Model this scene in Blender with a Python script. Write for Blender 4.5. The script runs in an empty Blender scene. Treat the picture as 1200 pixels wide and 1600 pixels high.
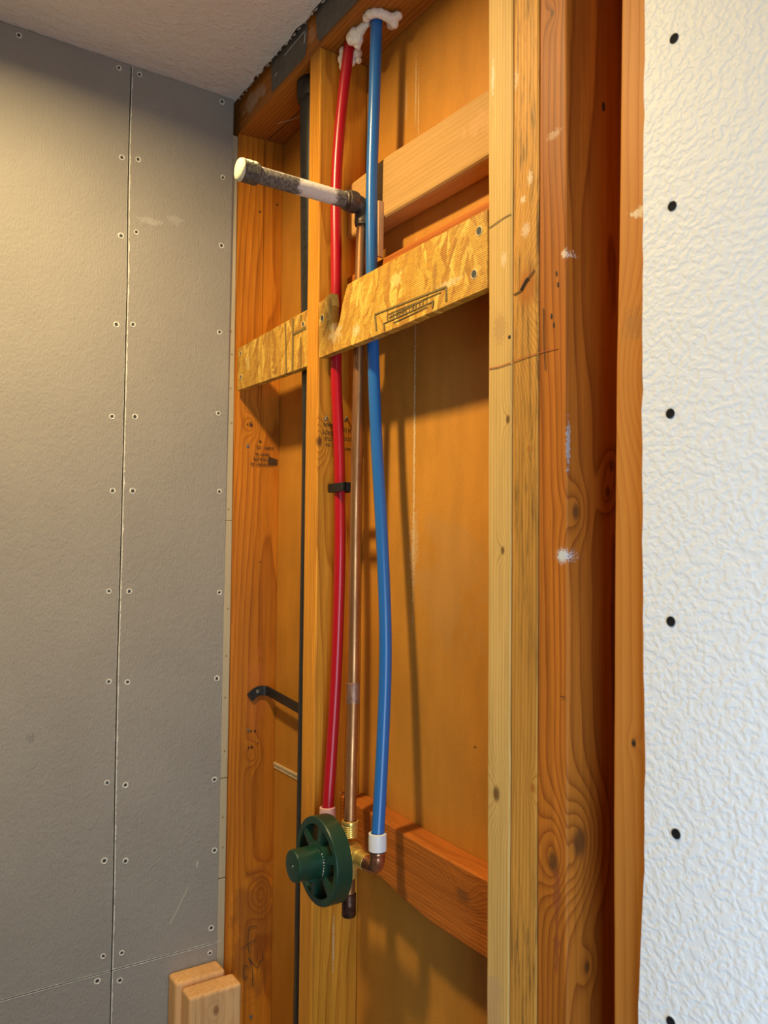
import bpy, bmesh, math, random
from mathutils import Vector, Matrix, noise as mnoise
random.seed(7)
PI = math.pi
S = bpy.context.scene
C = S.collection

# ------------------------------------------------------------------ camera
cam = bpy.data.cameras.new('camera'); camo = bpy.data.objects.new('camera', cam); C.objects.link(camo)
r_ = Vector((0.5495, 0.8354, 0.0107)).normalized(); u_ = Vector((0.0336, -0.0349, 0.9988)); d_ = Vector((-0.8348, 0.5485, 0.0473)).normalized()
u_ = r_.cross(d_)
camo.matrix_world = Matrix(((r_.x, u_.x, -d_.x, 1.2984), (r_.y, u_.y, -d_.y, -0.5425), (r_.z, u_.z, -d_.z, 1.6528), (0, 0, 0, 1)))
cam.sensor_fit = 'VERTICAL'; cam.sensor_height = 36; cam.sensor_width = 27; cam.lens = 36 * 1256.48 / 1600
cam.clip_start = 0.02; cam.clip_end = 50
cam.dof.use_dof = True; cam.dof.focus_distance = 1.02; cam.dof.aperture_fstop = 9.0
S.camera = camo

# ------------------------------------------------------------------ light
S.view_settings.view_transform = 'Standard'; S.view_settings.look = 'None'
S.view_settings.exposure = 0.0; S.view_settings.gamma = 1.0; S.view_settings.use_curve_mapping = False
w = bpy.data.worlds.new('world'); S.world = w; w.use_nodes = True
w.node_tree.nodes['Background'].inputs[0].default_value = (0.75, 0.85, 1.0, 1); w.node_tree.nodes['Background'].inputs[1].default_value = 0.3

def area(name, loc, rot, power, col, size, size_y=None):
    l = bpy.data.lights.new(name, 'AREA'); l.energy = power; l.color = col; l.size = size
    if size_y: l.shape = 'RECTANGLE'; l.size_y = size_y
    else: l.shape = 'DISK'
    o = bpy.data.objects.new(name, l); C.objects.link(o); o.location = loc; o.rotation_euler = rot
    return o
area('recessed_lamp', (0.45, -0.44, 2.434), (0, 0, 0), 12.7, (1.0, 0.75, 0.37), 0.09).data.spread = 2.92      # can light just over the wall
area('fill_lamp', (0.45, -1.75, 2.434), (0, 0, 0), 1.6, (1.0, 0.80, 0.52), 0.16)        # added unseen lamp, weak warm fill for the deep bays
area('window_daylight', (1.67, -0.37, 1.30), (0, PI / 2, -0.70), 8.2, (0.60, 0.79, 1.0), 1.1, 0.56).data.spread = 2.3    # small window in the right wall

# ------------------------------------------------------------------ node helper
class NT:
    def __init__(s, name):
        s.m = bpy.data.materials.new(name); s.m.use_nodes = True; s.t = s.m.node_tree
        s.b = s.t.nodes['Principled BSDF']; s.tc = s.t.nodes.new('ShaderNodeTexCoord').outputs['Object']
    def n(s, typ, **kw):
        nd = s.t.nodes.new(typ)
        for k, v in kw.items(): setattr(nd, k, v)
        return nd
    def put(s, sock, v):
        if isinstance(v, bpy.types.NodeSocket): s.t.links.new(v, sock)
        elif v is not None:
            if isinstance(v, (tuple, list)) and sock.type == 'RGBA' and len(v) == 3: v = (*v, 1)
            sock.default_value = v
    def m_(s, op, a, b=None, c=None, clamp=False):
        nd = s.n('ShaderNodeMath', operation=op, use_clamp=clamp)
        for i, v in enumerate((a, b, c)): s.put(nd.inputs[i], v)
        return nd.outputs[0]
    def v_(s, op, a, b=None):
        nd = s.n('ShaderNodeVectorMath', operation=op); s.put(nd.inputs[0], a); s.put(nd.inputs[1], b)
        return nd.outputs['Value'] if op in ('LENGTH', 'DISTANCE', 'DOT_PRODUCT') else nd.outputs[0]
    def sep(s, v):
        nd = s.n('ShaderNodeSeparateXYZ'); s.put(nd.inputs[0], v); return nd.outputs
    def com(s, x, y, z):
        nd = s.n('ShaderNodeCombineXYZ'); s.put(nd.inputs[0], x); s.put(nd.inputs[1], y); s.put(nd.inputs[2], z); return nd.outputs[0]
    def noise(s, v, scale, detail=2, rough=.5, dist=0):
        nd = s.n('ShaderNodeTexNoise'); s.put(nd.inputs['Vector'], v); nd.inputs['Scale'].default_value = scale
        nd.inputs['Detail'].default_value = detail; nd.inputs['Roughness'].default_value = rough; nd.inputs['Distortion'].default_value = dist
        return nd.outputs['Fac']
    def mix(s, f, a, b, mode='MIX'):
        nd = s.n('ShaderNodeMix', data_type='RGBA', blend_type=mode); s.put(nd.inputs[0], f); s.put(nd.inputs[6], a); s.put(nd.inputs[7], b); return nd.outputs[2]
    def rng(s, v, a, b, c=0., d=1., smooth=False):
        nd = s.n('ShaderNodeMapRange'); s.put(nd.inputs[0], v)
        if smooth: nd.interpolation_type = 'SMOOTHSTEP'
        for i, q in enumerate((a, b, c, d)): nd.inputs[i + 1].default_value = q
        return nd.outputs[0]
    def bump(s, h, strength, dist=.001):
        nd = s.n('ShaderNodeBump'); s.put(nd.inputs['Height'], h); nd.inputs['Strength'].default_value = strength; nd.inputs['Distance'].default_value = dist
        s.t.links.new(nd.outputs[0], s.b.inputs['Normal'])
    def out(s, col, rough=.6, metal=0, spec=.4):
        s.put(s.b.inputs['Base Color'], col); s.put(s.b.inputs['Roughness'], rough); s.put(s.b.inputs['Metallic'], metal)
        s.b.inputs['Specular IOR Level'].default_value = spec
        return s.m

def marks_on(N, col, p, marks, org):
    """marks: (world centre, radii, colour, strength, noise scale) - smears and stains of their own shape"""
    for (c, rad, mc, k, ns) in marks:
        q = N.v_('SUBTRACT', p, tuple(c[i] - org[i] for i in range(3)))
        q = N.v_('DIVIDE', q, rad)
        d = N.v_('LENGTH', q)
        nz = N.noise(p, ns, 4, .65)
        v = N.m_('ADD', N.m_('SUBTRACT', 1.0, d), N.m_('MULTIPLY', N.m_('SUBTRACT', nz, .5), 2.6))
        f = N.m_('MULTIPLY', N.rng(v, .15, .55, 0, 1, True), N.rng(d, .9, 1.5, 1, 0))
        col = N.mix(N.m_('MULTIPLY', f, k), col, mc)
    return col

def plain(name, col, rough=.5, metal=0, spec=.4, var=.0, vs=40, bump=0, bs=200):
    N = NT(name); c = col
    if var: c = N.mix(N.rng(N.noise(N.tc, vs, 4), .3, .7), tuple(x * (1 - var) for x in col), tuple(min(1, x * (1 + var)) for x in col))
    if bump: N.bump(N.noise(N.tc, bs, 3), bump)
    return N.out(c, rough, metal, spec)

def wood(name, light, dark, org=(0, 0, 0), pith=(.1, -.05), freq=190, wob=.012, axis='Z', seed=0., knots=(), marks=(), grain=.75, tone=.25, rough=.55, fibre=.30, stain=0, stain_col=(.03, .02, .01), spec=.2, roughsawn=0, knot_col=(.10, .04, .012)):
    N = NT(name); p0 = N.tc
    p = p0
    if axis == 'X':
        o = N.sep(p0); p = N.com(o[1], o[2], o[0])
    sp = N.v_('ADD', p, (seed, seed * 1.7, seed * 2.3))
    low = N.noise(N.v_('MULTIPLY', sp, (9., 9., 1.6)), 1.0, 2, .5)
    mid = N.noise(N.v_('MULTIPLY', sp, (40., 40., 7.)), 1.0, 2, .5)
    q = N.sep(p)
    du = N.m_('SUBTRACT', q[0], pith[0]); dv = N.m_('SUBTRACT', q[1], pith[1])
    r = N.m_('SQRT', N.m_('ADD', N.m_('MULTIPLY', du, du), N.m_('MULTIPLY', dv, dv)))
    r = N.m_('ADD', r, N.m_('MULTIPLY', low, wob * 2)); r = N.m_('ADD', r, N.m_('MULTIPLY', mid, wob * .22))
    core = None
    for (c, R) in knots:
        k = tuple(c[i] - org[i] for i in range(3))
        if axis == 'X': k = (k[1], k[2], k[0])
        dk = N.v_('LENGTH', N.v_('MULTIPLY', N.v_('SUBTRACT', p, k), (1, 1, .62)))
        e = N.m_('EXPONENT', N.m_('MULTIPLY', N.m_('POWER', N.m_('DIVIDE', dk, R * 2.1), 2.0), -1.0))
        r = N.m_('ADD', r, N.m_('MULTIPLY', e, R * 2.2))
        f = N.rng(N.m_('ADD', dk, N.m_('MULTIPLY', mid, R * .5)), R * .55, R * 1.15, 1, 0, True)
        core = f if core is None else N.m_('MAXIMUM', core, f)
    t = N.m_('FRACT', N.m_('MULTIPLY', r, freq))
    late = N.m_('MULTIPLY', N.m_('POWER', t, 2.6), N.rng(t, .88, 1.0, 1.15, 0, True))
    fib = N.noise(N.v_('MULTIPLY', sp, (700., 700., 16.)), 1.0, 3, .6)
    fb2 = N.noise(N.v_('MULTIPLY', sp, (160., 160., 5.)), 1.0, 3, .6)
    col = N.mix(N.m_('MULTIPLY', late, grain, clamp=True), light, dark)
    tn = N.rng(low, .3, .7, 1 - tone, 1 + tone * .6)
    col = N.mix(1.0, col, N.com(tn, tn, tn), 'MULTIPLY')
    fv = N.rng(N.m_('ADD', N.m_('MULTIPLY', fib, .5), N.m_('MULTIPLY', fb2, .5)), .3, .7, 1 - fibre, 1 + fibre * .8)
    col = N.mix(1.0, col, N.com(fv, fv, fv), 'MULTIPLY')
    if stain:
        sf = N.noise(N.v_('MULTIPLY', sp, (260., 260., 14.)), 1.0, 5, .7)
        sg = N.noise(N.v_('MULTIPLY', sp, (12., 12., 2.2)), 1.0, 2, .5)
        col = N.mix(N.m_('MULTIPLY', N.rng(sf, .50, .64), N.rng(sg, .40, .58, 0, stain)), col, stain_col)
    if core is not None: col = N.mix(N.m_('MULTIPLY', core, .85), col, knot_col)
    col = marks_on(N, col, p0, marks, org)
    h = N.m_('ADD', N.m_('MULTIPLY', fib, .5), N.m_('MULTIPLY', late, .6))
    if roughsawn: h = N.m_('ADD', h, N.m_('MULTIPLY', N.noise(sp, 500, 4, .7), roughsawn))
    N.bump(h, .35 + .25 * bool(roughsawn), .0008)
    return N.out(col, rough, 0, spec)

# ------------------------------------------------------------------ mesh helpers
def meta(o, label=None, cat=None, group=None, kind=None):
    if label: o['label'] = label
    if cat: o['category'] = cat
    if group: o['group'] = group
    if kind: o['kind'] = kind
    return o
def empty(name, loc, label, cat, group=None):
    o = bpy.data.objects.new(name, None); C.objects.link(o); o.location = loc; o.empty_display_size = .05
    return meta(o, label, cat, group)
def worg(o):
    v = Vector(o.location)
    while o.parent: o = o.parent; v = v + Vector(o.location)
    return v
def link(name, verts, faces, mats, org=None, parent=None, smooth=False, bevel=0, seg=2, idx=None, angle=None):
    """one mesh object from world-space verts; origin at org, or at its parent's origin"""
    base = worg(parent) if parent else Vector((0, 0, 0))
    o_w = Vector(org) if org is not None else base
    me = bpy.data.meshes.new(name)
    me.from_pydata([tuple(Vector(v) - o_w) for v in verts], [], [tuple(f) for f in faces])
    bm = bmesh.new(); bm.from_mesh(me); bmesh.ops.recalc_face_normals(bm, faces=bm.faces); bm.to_mesh(me); bm.free()
    for m in (mats if isinstance(mats, (list, tuple)) else [mats]): me.materials.append(m)
    if idx:
        for p_, i in zip(me.polygons, idx): p_.material_index = i
    if smooth:
        for p_ in me.polygons: p_.use_smooth = True
        if angle: me.set_sharp_from_angle(angle=angle)
    o = bpy.data.objects.new(name, me); C.objects.link(o)
    if parent: o.parent = parent
    o.location = o_w - base
    if bevel:
        b = o.modifiers.new('bevel', 'BEVEL'); b.width = bevel; b.segments = seg; b.limit_method = 'ANGLE'; b.angle_limit = .6
    return o
class G:
    """collects geometry"""
    def __init__(s): s.v = []; s.f = []; s.i = []
    def add(s, v, f, mi=0):
        k = len(s.v); s.v += [Vector(a) for a in v]; s.f += [[k + j for j in q] for q in f]; s.i += [mi] * len(f); return s
    def box(s, a, b, mi=0):
        x0, y0, z0 = a; x1, y1, z1 = b
        return s.add([(x0, y0, z0), (x1, y0, z0), (x1, y1, z0), (x0, y1, z0), (x0, y0, z1), (x1, y0, z1), (x1, y1, z1), (x0, y1, z1)],
                     [(0, 3, 2, 1), (4, 5, 6, 7), (0, 1, 5, 4), (1, 2, 6, 5), (2, 3, 7, 6), (3, 0, 4, 7)], mi)
    def loft(s, rings, mi=0, cap=True):
        n = len(rings[0]); v = [q for r in rings for q in r]; f = []
        for a in range(len(rings) - 1):
            for j in range(n): f.append((a * n + j, a * n + (j + 1) % n, (a + 1) * n + (j + 1) % n, (a + 1) * n + j))
        if cap: f.append(tuple(range(n))[::-1]); f.append(tuple((len(rings) - 1) * n + j for j in range(n)))
        return s.add(v, f, mi)
    def prism(s, poly, ext, mi=0):
        e = Vector(ext); return s.loft([[Vector(q) for q in poly], [Vector(q) + e for q in poly]], mi)
    def tube(s, pts, r, n=20, mi=0, sub=8, cap=True):
        P = smooth_path(pts, sub) if sub else [Vector(q) for q in pts]
        T = [(P[min(i + 1, len(P) - 1)] - P[max(i - 1, 0)]).normalized() for i in range(len(P))]
        a = T[0].orthogonal().normalized(); rings = []
        for i, (q, t) in enumerate(zip(P, T)):
            a = (a - t * a.dot(t)).normalized(); b = t.cross(a)
            rr = r[i] if isinstance(r, (list, tuple)) else r
            rings.append([q + a * (rr * math.cos(2 * PI * k / n)) + b * (rr * math.sin(2 * PI * k / n)) for k in range(n)])
        return s.loft(rings, mi, cap)
    def lathe(s, base, axis, prof, n=28, mi=0, cap=False):
        """prof: (radius, distance along axis)"""
        t = Vector(axis).normalized(); a = t.orthogonal().normalized(); b = t.cross(a); base = Vector(base)
        rings = [[base + t * h + a * (r * math.cos(2 * PI * k / n)) + b * (r * math.sin(2 * PI * k / n)) for k in range(n)] for r, h in prof]
        return s.loft(rings, mi, cap)
    def link(s, name, mats, **kw):
        return link(name, s.v, s.f, mats, idx=s.i, **kw)
def smooth_path(pts, sub):
    P = [Vector(q) for q in pts]; out = []
    for i in range(len(P) - 1):
        p0 = P[max(i - 1, 0)]; p1 = P[i]; p2 = P[i + 1]; p3 = P[min(i + 2, len(P) - 1)]
        for k in range(sub):
            t = k / sub
            out.append(.5 * ((2 * p1) + (p2 - p0) * t + (2 * p0 - 5 * p1 + 4 * p2 - p3) * t * t + (3 * p1 - p0 - 3 * p2 + p3) * t ** 3))
    return out + [P[-1]]
def lerp(tab, z):
    tab = sorted(tab)
    if z <= tab[0][0]: return tab[0][1]
    for (a, x), (b, y) in zip(tab, tab[1:]):
        if z <= b: return x + (y - x) * (z - a) / (b - a)
    return tab[-1][1]
def ribbon(g, pts, wd, nrm, th=.0004, mi=0):
    """thin ink or pencil line lying on a face whose outward normal is nrm"""
    P = [Vector(q) for q in pts]; n = Vector(nrm).normalized(); rings = []
    for i, q in enumerate(P):
        t = (P[min(i + 1, len(P) - 1)] - P[max(i - 1, 0)]).normalized(); sd = t.cross(n).normalized() * (wd / 2)
        rings.append([q - sd + n * .00005, q + sd + n * .00005, q + sd * .9 + n * th, q - sd * .9 + n * th])
    return g.loft(rings, mi)
def text(g, body, size, org, right, up, mi=0, squash=1.0):
    cu = bpy.data.curves.new('txt', 'FONT'); cu.body = body; cu.size = size; cu.extrude = 0; cu.offset = size * .022; cu.resolution_u = 2
    o = bpy.data.objects.new('txt', cu); C.objects.link(o)
    dg = bpy.context.evaluated_depsgraph_get(); me = bpy.data.meshes.new_from_object(o.evaluated_get(dg))
    R = Vector(right); U = Vector(up); n = R.cross(U); O = Vector(org)
    g.add([O + R * (v.co.x * squash) + U * v.co.y + n * .0003 for v in me.vertices], [tuple(p.vertices) for p in me.polygons], mi)
    bpy.data.objects.remove(o); bpy.data.curves.remove(cu); bpy.data.meshes.remove(me)
    return g

YB = .083            # front face of the brown panel that closes the back of the studs
PLATE = 2.387        # underside of the top plate
CEIL = 2.44

# ------------------------------------------------------------------ room materials
def mat_ceiling():
    N = NT('ceiling_paint'); n1 = N.noise(N.tc, 70, 3, .6, .4); n2 = N.noise(N.tc, 260, 2)
    N.bump(N.m_('ADD', n1, N.m_('MULTIPLY', n2, .3)), .9, .004)
    return N.out(N.mix(N.rng(N.noise(N.tc, 3, 3), .3, .7), (.70, .65, .58), (.78, .73, .66)), .85, 0, .2)
def mat_whitewall():
    N = NT('textured_white_paint')
    d = N.n('ShaderNodeTexNoise'); N.put(d.inputs['Vector'], N.tc); d.inputs['Scale'].default_value = 120; d.inputs['Detail'].default_value = 2
    v = N.v_('ADD', N.tc, N.v_('MULTIPLY', N.v_('SUBTRACT', d.outputs['Color'], (.5, .5, .5)), (.006, .006, .006)))
    v = N.v_('MULTIPLY', v, (1., 1., 1.15))
    a = N.noise(v, 185, 1, .4); b = N.noise(N.tc, 60, 2, .5)
    h = N.m_('ADD', N.rng(a, .34, .66, 0, 1, True), N.m_('MULTIPLY', b, .6))
    N.bump(h, .32, .0016)
    return N.out((.755, .78, .80), .55, 0, .35)
def mat_greyboard():
    N = NT('grey_backer_board'); p = N.tc
    a = N.noise(N.v_('MULTIPLY', p, (1, 1, .55)), 330, 3, .6); b = N.noise(p, 90, 2, .5)
    t = N.rng(N.noise(p, 5, 4, .6), .3, .7, .93, 1.06)
    wv = N.rng(N.m_('SINE', N.m_('MULTIPLY', N.sep(p)[1], 1500.)), -1, 1, .985, 1.015)
    f = N.m_('MULTIPLY', t, wv)
    col = N.mix(1.0, (.31, .283, .24), N.com(f, f, f), 'MULTIPLY')
    org = (0, 0, 0)
    col = marks_on(N, col, p, [((0, -.155, 2.189), (.02, .03, .008), (.46, .43, .38), .5, 160), ((0, -.115, 2.20), (.02, .02, .01), (.46, .43, .38), .4, 160),
                               ((0, -.0513, 1.131), (.02, .003, .008), (.5, .48, .42), .7, 300), ((0, -.314, 1.368), (.02, .008, .008), (.16, .15, .14), .5, 250)], org)
    N.bump(N.m_('ADD', a, N.m_('MULTIPLY', b, .7)), .7, .0015)
    return N.out(col, .62, 0, .4)
M_ceil = mat_ceiling(); M_white = mat_whitewall(); M_grey = mat_greyboard()
M_room = plain('room_paint', (.42, .38, .33), .8)
M_floor = plain('floor_concrete', (.20, .17, .14), .8, var=.15, vs=6, bump=.3)
M_gyp = plain('raw_gypsum', (.72, .70, .60), .9, var=.18, vs=300, bump=.8, bs=500)
M_dark = plain('dark_recess', (.03, .022, .016), .8)
M_darkmetal = plain('dark_screw_steel', (.07, .07, .062), .5, .5, var=.3, vs=600)
M_blackscrew = plain('black_phosphate_screw', (.010, .010, .011), .85, 0, .15)

def mat_panel():
    N = NT('brown_kraft_panel'); p = N.tc
    a = N.noise(N.v_('MULTIPLY', p, (30., 1., 8.)), 1.0, 4, .6); b = N.noise(p, 5, 4, .6); f = N.noise(N.v_('MULTIPLY', p, (500., 1., 500.)), 1.0, 3, .6)
    v = N.m_('MULTIPLY', N.rng(a, .3, .7, .9, 1.08), N.rng(b, .3, .7, .86, 1.10)); v = N.m_('MULTIPLY', v, N.rng(f, .3, .7, .9, 1.08))
    col = N.mix(1.0, (.55, .235, .03), N.com(v, v, v), 'MULTIPLY')
    pale = (.66, .49, .27)
    mk = [((.4190, YB, 1.80), (.0028, .02, .30), pale, .95, 330), ((.4150, YB, 2.29), (.0022, .02, .07), pale, .7, 420), ((.4215, YB, 2.26), (.0018, .02, .07), pale, .6, 420),
          ((.392, YB, 2.28), (.003, .02, .04), pale, .4, 420), ((.4205, YB, 1.66), (.012, .02, .06), pale, .35, 200), ((.18, YB, 2.0), (.004, .02, .4), pale, .25, 300),
          ((.55, YB, 1.42), (.004, .02, .002), (.12, .06, .02), .9, 300), ((.50, YB, 1.60), (.10, .02, .12), (.42, .25, .10), .25, 20)]
    col = marks_on(N, col, p, mk, (0, 0, 0))
    N.bump(f, .25, .0006)
    return N.out(col, .5, 0, .35)
M_panel = mat_panel()

# ------------------------------------------------------------------ room shell
def struct(name, g, m, **kw): return meta(g.link(name, m, org=(0, 0, 0), **kw), kind='structure')
struct('floor', G().box((-.3, -2.5, -.06), (1.8, .25, 0)), M_floor)
cg = G(); N_ = 60                                                        # ceiling; its edge over the studs is cut ragged
edge = [(-.3, -.004)] + [(.0 + 1.0 * k / N_, -.009 + .006 * (mnoise.noise((k * .9, 3, 1)))) for k in range(N_ + 1)] + [(1.8, -.004)]
cg.loft([[(-.3, -2.5, CEIL), (1.8, -2.5, CEIL)] + [(x, y, CEIL) for x, y in edge[::-1]], [(-.3, -2.5, CEIL + .05), (1.8, -2.5, CEIL + .05)] + [(x, y, CEIL + .05) for x, y in edge[::-1]]])
struct('ceiling', cg, M_ceil)
struct('ceiling_backing', G().box((-.3, -.02, CEIL + .052), (1.8, .25, CEIL + .09)), M_dark)
struct('wall_left', G().box((-.12, -2.5, 0), (-.0135, -.016, CEIL)), M_dark)
struct('wall_back', G().box((-.3, YB, 0), (1.8, YB + .012, CEIL)), M_panel)
struct('wall_front', G().box((-.12, -2.5, 0), (1.8, -2.4, CEIL)), M_room)
struct('wall_right', G().box((1.7, -2.4, 0), (1.8, -.70, CEIL)).box((1.7, -.06, 0), (1.8, -.013, CEIL)).box((1.7, -.70, 0), (1.8, -.06, .79)).box((1.7, -.70, 1.91), (1.8, -.06, CEIL)), M_room)
# cut gypsum joint showing low in the left bay
struct('trim_1', G().box((.0005, YB - .0012, 1.2715), (.245, YB + .001, 1.2765)).box((.0005, YB - .0022, 1.2775), (.245, YB + .001, 1.2815)), plain('old_joint_gypsum', (.62, .50, .30), .9, var=.2, vs=200))
# textured white wall, its cut edge wavering over the near stud
zz = [k * CEIL / 160 for k in range(161)]
def wedge(z): return lerp([(0, .868), (1.30, .8655), (1.40, .8715), (1.50, .873), (1.60, .8715), (1.76, .8715), (1.92, .873), (2.085, .876), (2.44, .880)], z) + .0011 * mnoise.noise((z * 40, 5, 2)) + .0007 * mnoise.noise((z * 170, 1, 7))
g = G()
for k in range(160):
    a, b = zz[k], zz[k + 1]
    g.add([(wedge(a), -.0125, a), (1.7, -.0125, a), (1.7, -.0125, b), (wedge(b), -.0125, b), (wedge(a) + .0015, -.0002, a), (wedge(b) + .0015, -.0002, b), (1.7, -.0002, a), (1.7, -.0002, b)],
          [(0, 1, 2, 3), (0, 3, 5, 4), (4, 5, 7, 6)], 0)
ww = struct('wall_rear', g, M_white)
for (x, z) in [(.9043, 2.0613), (.9015, 1.9265), (.8985, 1.762), (.8979, 1.6), (.9013, 1.4394), (.8957, 1.2975)]:
    q = G().lathe((x, -.0126, z), (0, -1, 0), [(.0041, -.0002), (.0038, .0006), (.0024, .0003), (.0008, .0001), (.0001, .0001)], 16)
    q.link('drywall_screw', M_blackscrew, org=(x, -.0125, z), parent=ww, smooth=True, angle=.6)
# window in the right wall, out of view
wf = G()
for a, b in [((1.72, -.70, .79), (1.77, -.66, 1.91)), ((1.72, -.10, .79), (1.77, -.06, 1.91)), ((1.72, -.66, .79), (1.77, -.10, .83)), ((1.72, -.66, 1.87), (1.77, -.10, 1.91)), ((1.73, -.66, 1.33), (1.76, -.10, 1.37))]: wf.box(a, b)
struct('window_1', wf, plain('window_frame_paint', (.8, .8, .8), .5))

# ------------------------------------------------------------------ grey backer boards
SEAM = [(2.44, -.1915), (2.33, -.192), (2.23, -.1913), (2.09, -.1889), (1.91, -.1884), (1.66, -.1879), (1.456, -.1887), (1.257, -.1874), (1.11, -.1856), (0, -.1856)]
HS = .9965                          # height of the level seam
def seam(z): return lerp(SEAM, z)
def zlist(a, b, step=.02):
    n = max(1, int((b - a) / step)); return [a + (b - a) * k / n for k in range(n + 1)]
def hseam(y): return HS + (-.003 if y < -.19 else .0)
def board(name, side, z0, z1, label, screws):
    g = G(); zs = zlist(z0, z1)
    for a, b in zip(zs, zs[1:]):
        if side == 'L': ya, yb, ya2, yb2 = -2.4, -2.4, seam(a) - .0020 - .0005 * mnoise.noise((a * 60, 1, 1)), seam(b) - .0020 - .0005 * mnoise.noise((b * 60, 1, 1))
        else: ya, yb, ya2, yb2 = seam(a) + .0006 + .0003 * mnoise.noise((a * 70, 2, 1)), seam(b) + .0006 + .0003 * mnoise.noise((b * 70, 2, 1)), -.0139, -.0139
        X0, X1 = -.0127, 0
        g.add([(X1, ya, a), (X1, ya2, a), (X1, yb2, b), (X1, yb, b), (X0, ya, a), (X0, ya2, a), (X0, yb2, b), (X0, yb, b)], [(0, 1, 2, 3), (7, 6, 5, 4), (1, 5, 6, 2), (0, 3, 7, 4)] + ([(0, 4, 5, 1)] if a == zs[0] else []) + ([(3, 2, 6, 7)] if b == zs[-1] else []))
    org = (0, -1.2 if side == 'L' else -.1, z0)
    mo = bpy.data.materials
    o = g.link(name, M_grey, org=(0, 0, 0)); meta(o, label, 'wallboard', 'grey wallboards on the left wall')
    # torn white gypsum along the cut edges
    e = G()
    zs2 = zlist(z0, z1, .004); sg = -1 if side == 'L' else 1
    amp = .0006 if side == 'L' else .0019
    for a, b in zip(zs2, zs2[1:]):
        def wd(z): return max(.0001, amp * (.75 + .8 * mnoise.noise((z * 55, sg * 3, 2)) + .7 * mnoise.noise((z * 210, sg, 9))))
        base = lambda z: seam(z) + (-.0022 if side == 'L' else .0002)
        e.add([(.0005, base(a), a), (.0007, base(a) + sg * wd(a), a), (.0007, base(b) + sg * wd(b), b), (.0005, base(b), b), (-.0014, base(a), a), (-.0014, base(b), b)], [(0, 1, 2, 3), (0, 3, 5, 4)])
    ys = [(-1.0 if side == 'L' else -.185) + k * ((.812 if side == 'L' else .178) / 60) for k in range(61)]
    zedge = z0 if z0 > .5 else z1
    for k in range(60):
        hw = lambda y: .0007 + .0014 * abs(mnoise.noise((y * 90, z0, 4))) * (1 if side == 'R' else .4)
        sgn = 1 if z0 > .5 else -1; y0, y1 = ys[k], ys[k + 1]
        za, zb = zedge, zedge
        e.add([(.0006, y0, za), (.0006, y1, zb), (.0006, y1, zb + sgn * hw(y1)), (.0006, y0, za + sgn * hw(y0))], [(0, 1, 2, 3)])
    e.link('gypsum_edge', M_gyp, parent=o)
    for (y, z) in screws:
        s_ = G(); rr = .0036 + random.random() * .0008; n = 18; oy, oz = random.uniform(-.0005, .0005), random.uniform(-.0005, .0005)
        def ring(r, x, j=0, dy=0, dz=0): return [(x, y + dy + (r + j * random.uniform(-1, 1)) * math.cos(2 * PI * k / n), z + dz + (r + j * random.uniform(-1, 1)) * math.sin(2 * PI * k / n)) for k in range(n)]
        s_.loft([ring(rr * 1.18, .0001, .0003), ring(rr, .0007, .0003), ring(rr * .74, .0005, .0002), ring(rr * .66, .0001, .0001, oy, oz)], 0, False)
        s_.loft([ring(rr * .68, .00012, 0, oy, oz), ring(rr * .45, .0001, 0, oy, oz), ring(.0002, .00015, 0, oy, oz)], 1, False)
        s_.link('screw', [M_gyp, M_darkmetal], org=(0, y, z), parent=o, smooth=True, angle=.7)
    return o
board('backer_board', 'L', HS + .0008, 2.4385, 'large grey wallboard left of the upright seam, above the level seam', [(-.3611, 2.427), (-.2118, 2.428), (-.2035, 2.282), (-.2017, 2.154), (-.205, 2.0085), (-.2081, 1.8598), (-.204, 1.7418), (-.2058, 1.5833), (-.2021, 1.4422), (-.2009, 1.2858), (-.2017, 1.1665), (-.1998, 1.0217)])
bR = board('backer_board', 'R', HS + .0008, 2.4385, 'narrow grey wallboard between the upright seam and the corner stud', [(-.1788, 2.4287), (-.1773, 2.2862), (-.1773, 2.1649), (-.1787, 2.0128), (-.1718, 1.8635), (-.1729, 1.7434), (-.1739, 1.5826), (-.1732, 1.4389), (-.1721, 1.2776), (-.1691, 1.16), (-.1714, 1.0191),
       (-.0355, 2.4286), (-.0314, 2.2955), (-.0312, 2.1748), (-.0315, 2.0237), (-.0307, 1.8832), (-.0256, 1.7496), (-.0219, 1.5776), (-.0233, 1.4333), (-.0242, 1.265), (-.0216, 1.1475), (-.0245, 1.0215)])
board('backer_board', 'L', .0, HS - .0008, 'grey wallboard in the bottom left corner, below the level seam', [(-.2074, .9862)])
board('backer_board', 'R', .0, HS - .0008, 'grey wallboard behind the two upright offcuts, below the level seam', [(-.1733, .9777), (-.0259, .9814)])
g = G(); ribbon(g, smooth_path([(.0001, -.0955, 1.0440), (.0001, -.084, 1.063), (.0001, -.0655, 1.0975)], 4), .0034, (1, 0, 0), .0002); g.link('chalk_streak', plain('chalk', (.40, .375, .30), .8), parent=bR)
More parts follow.
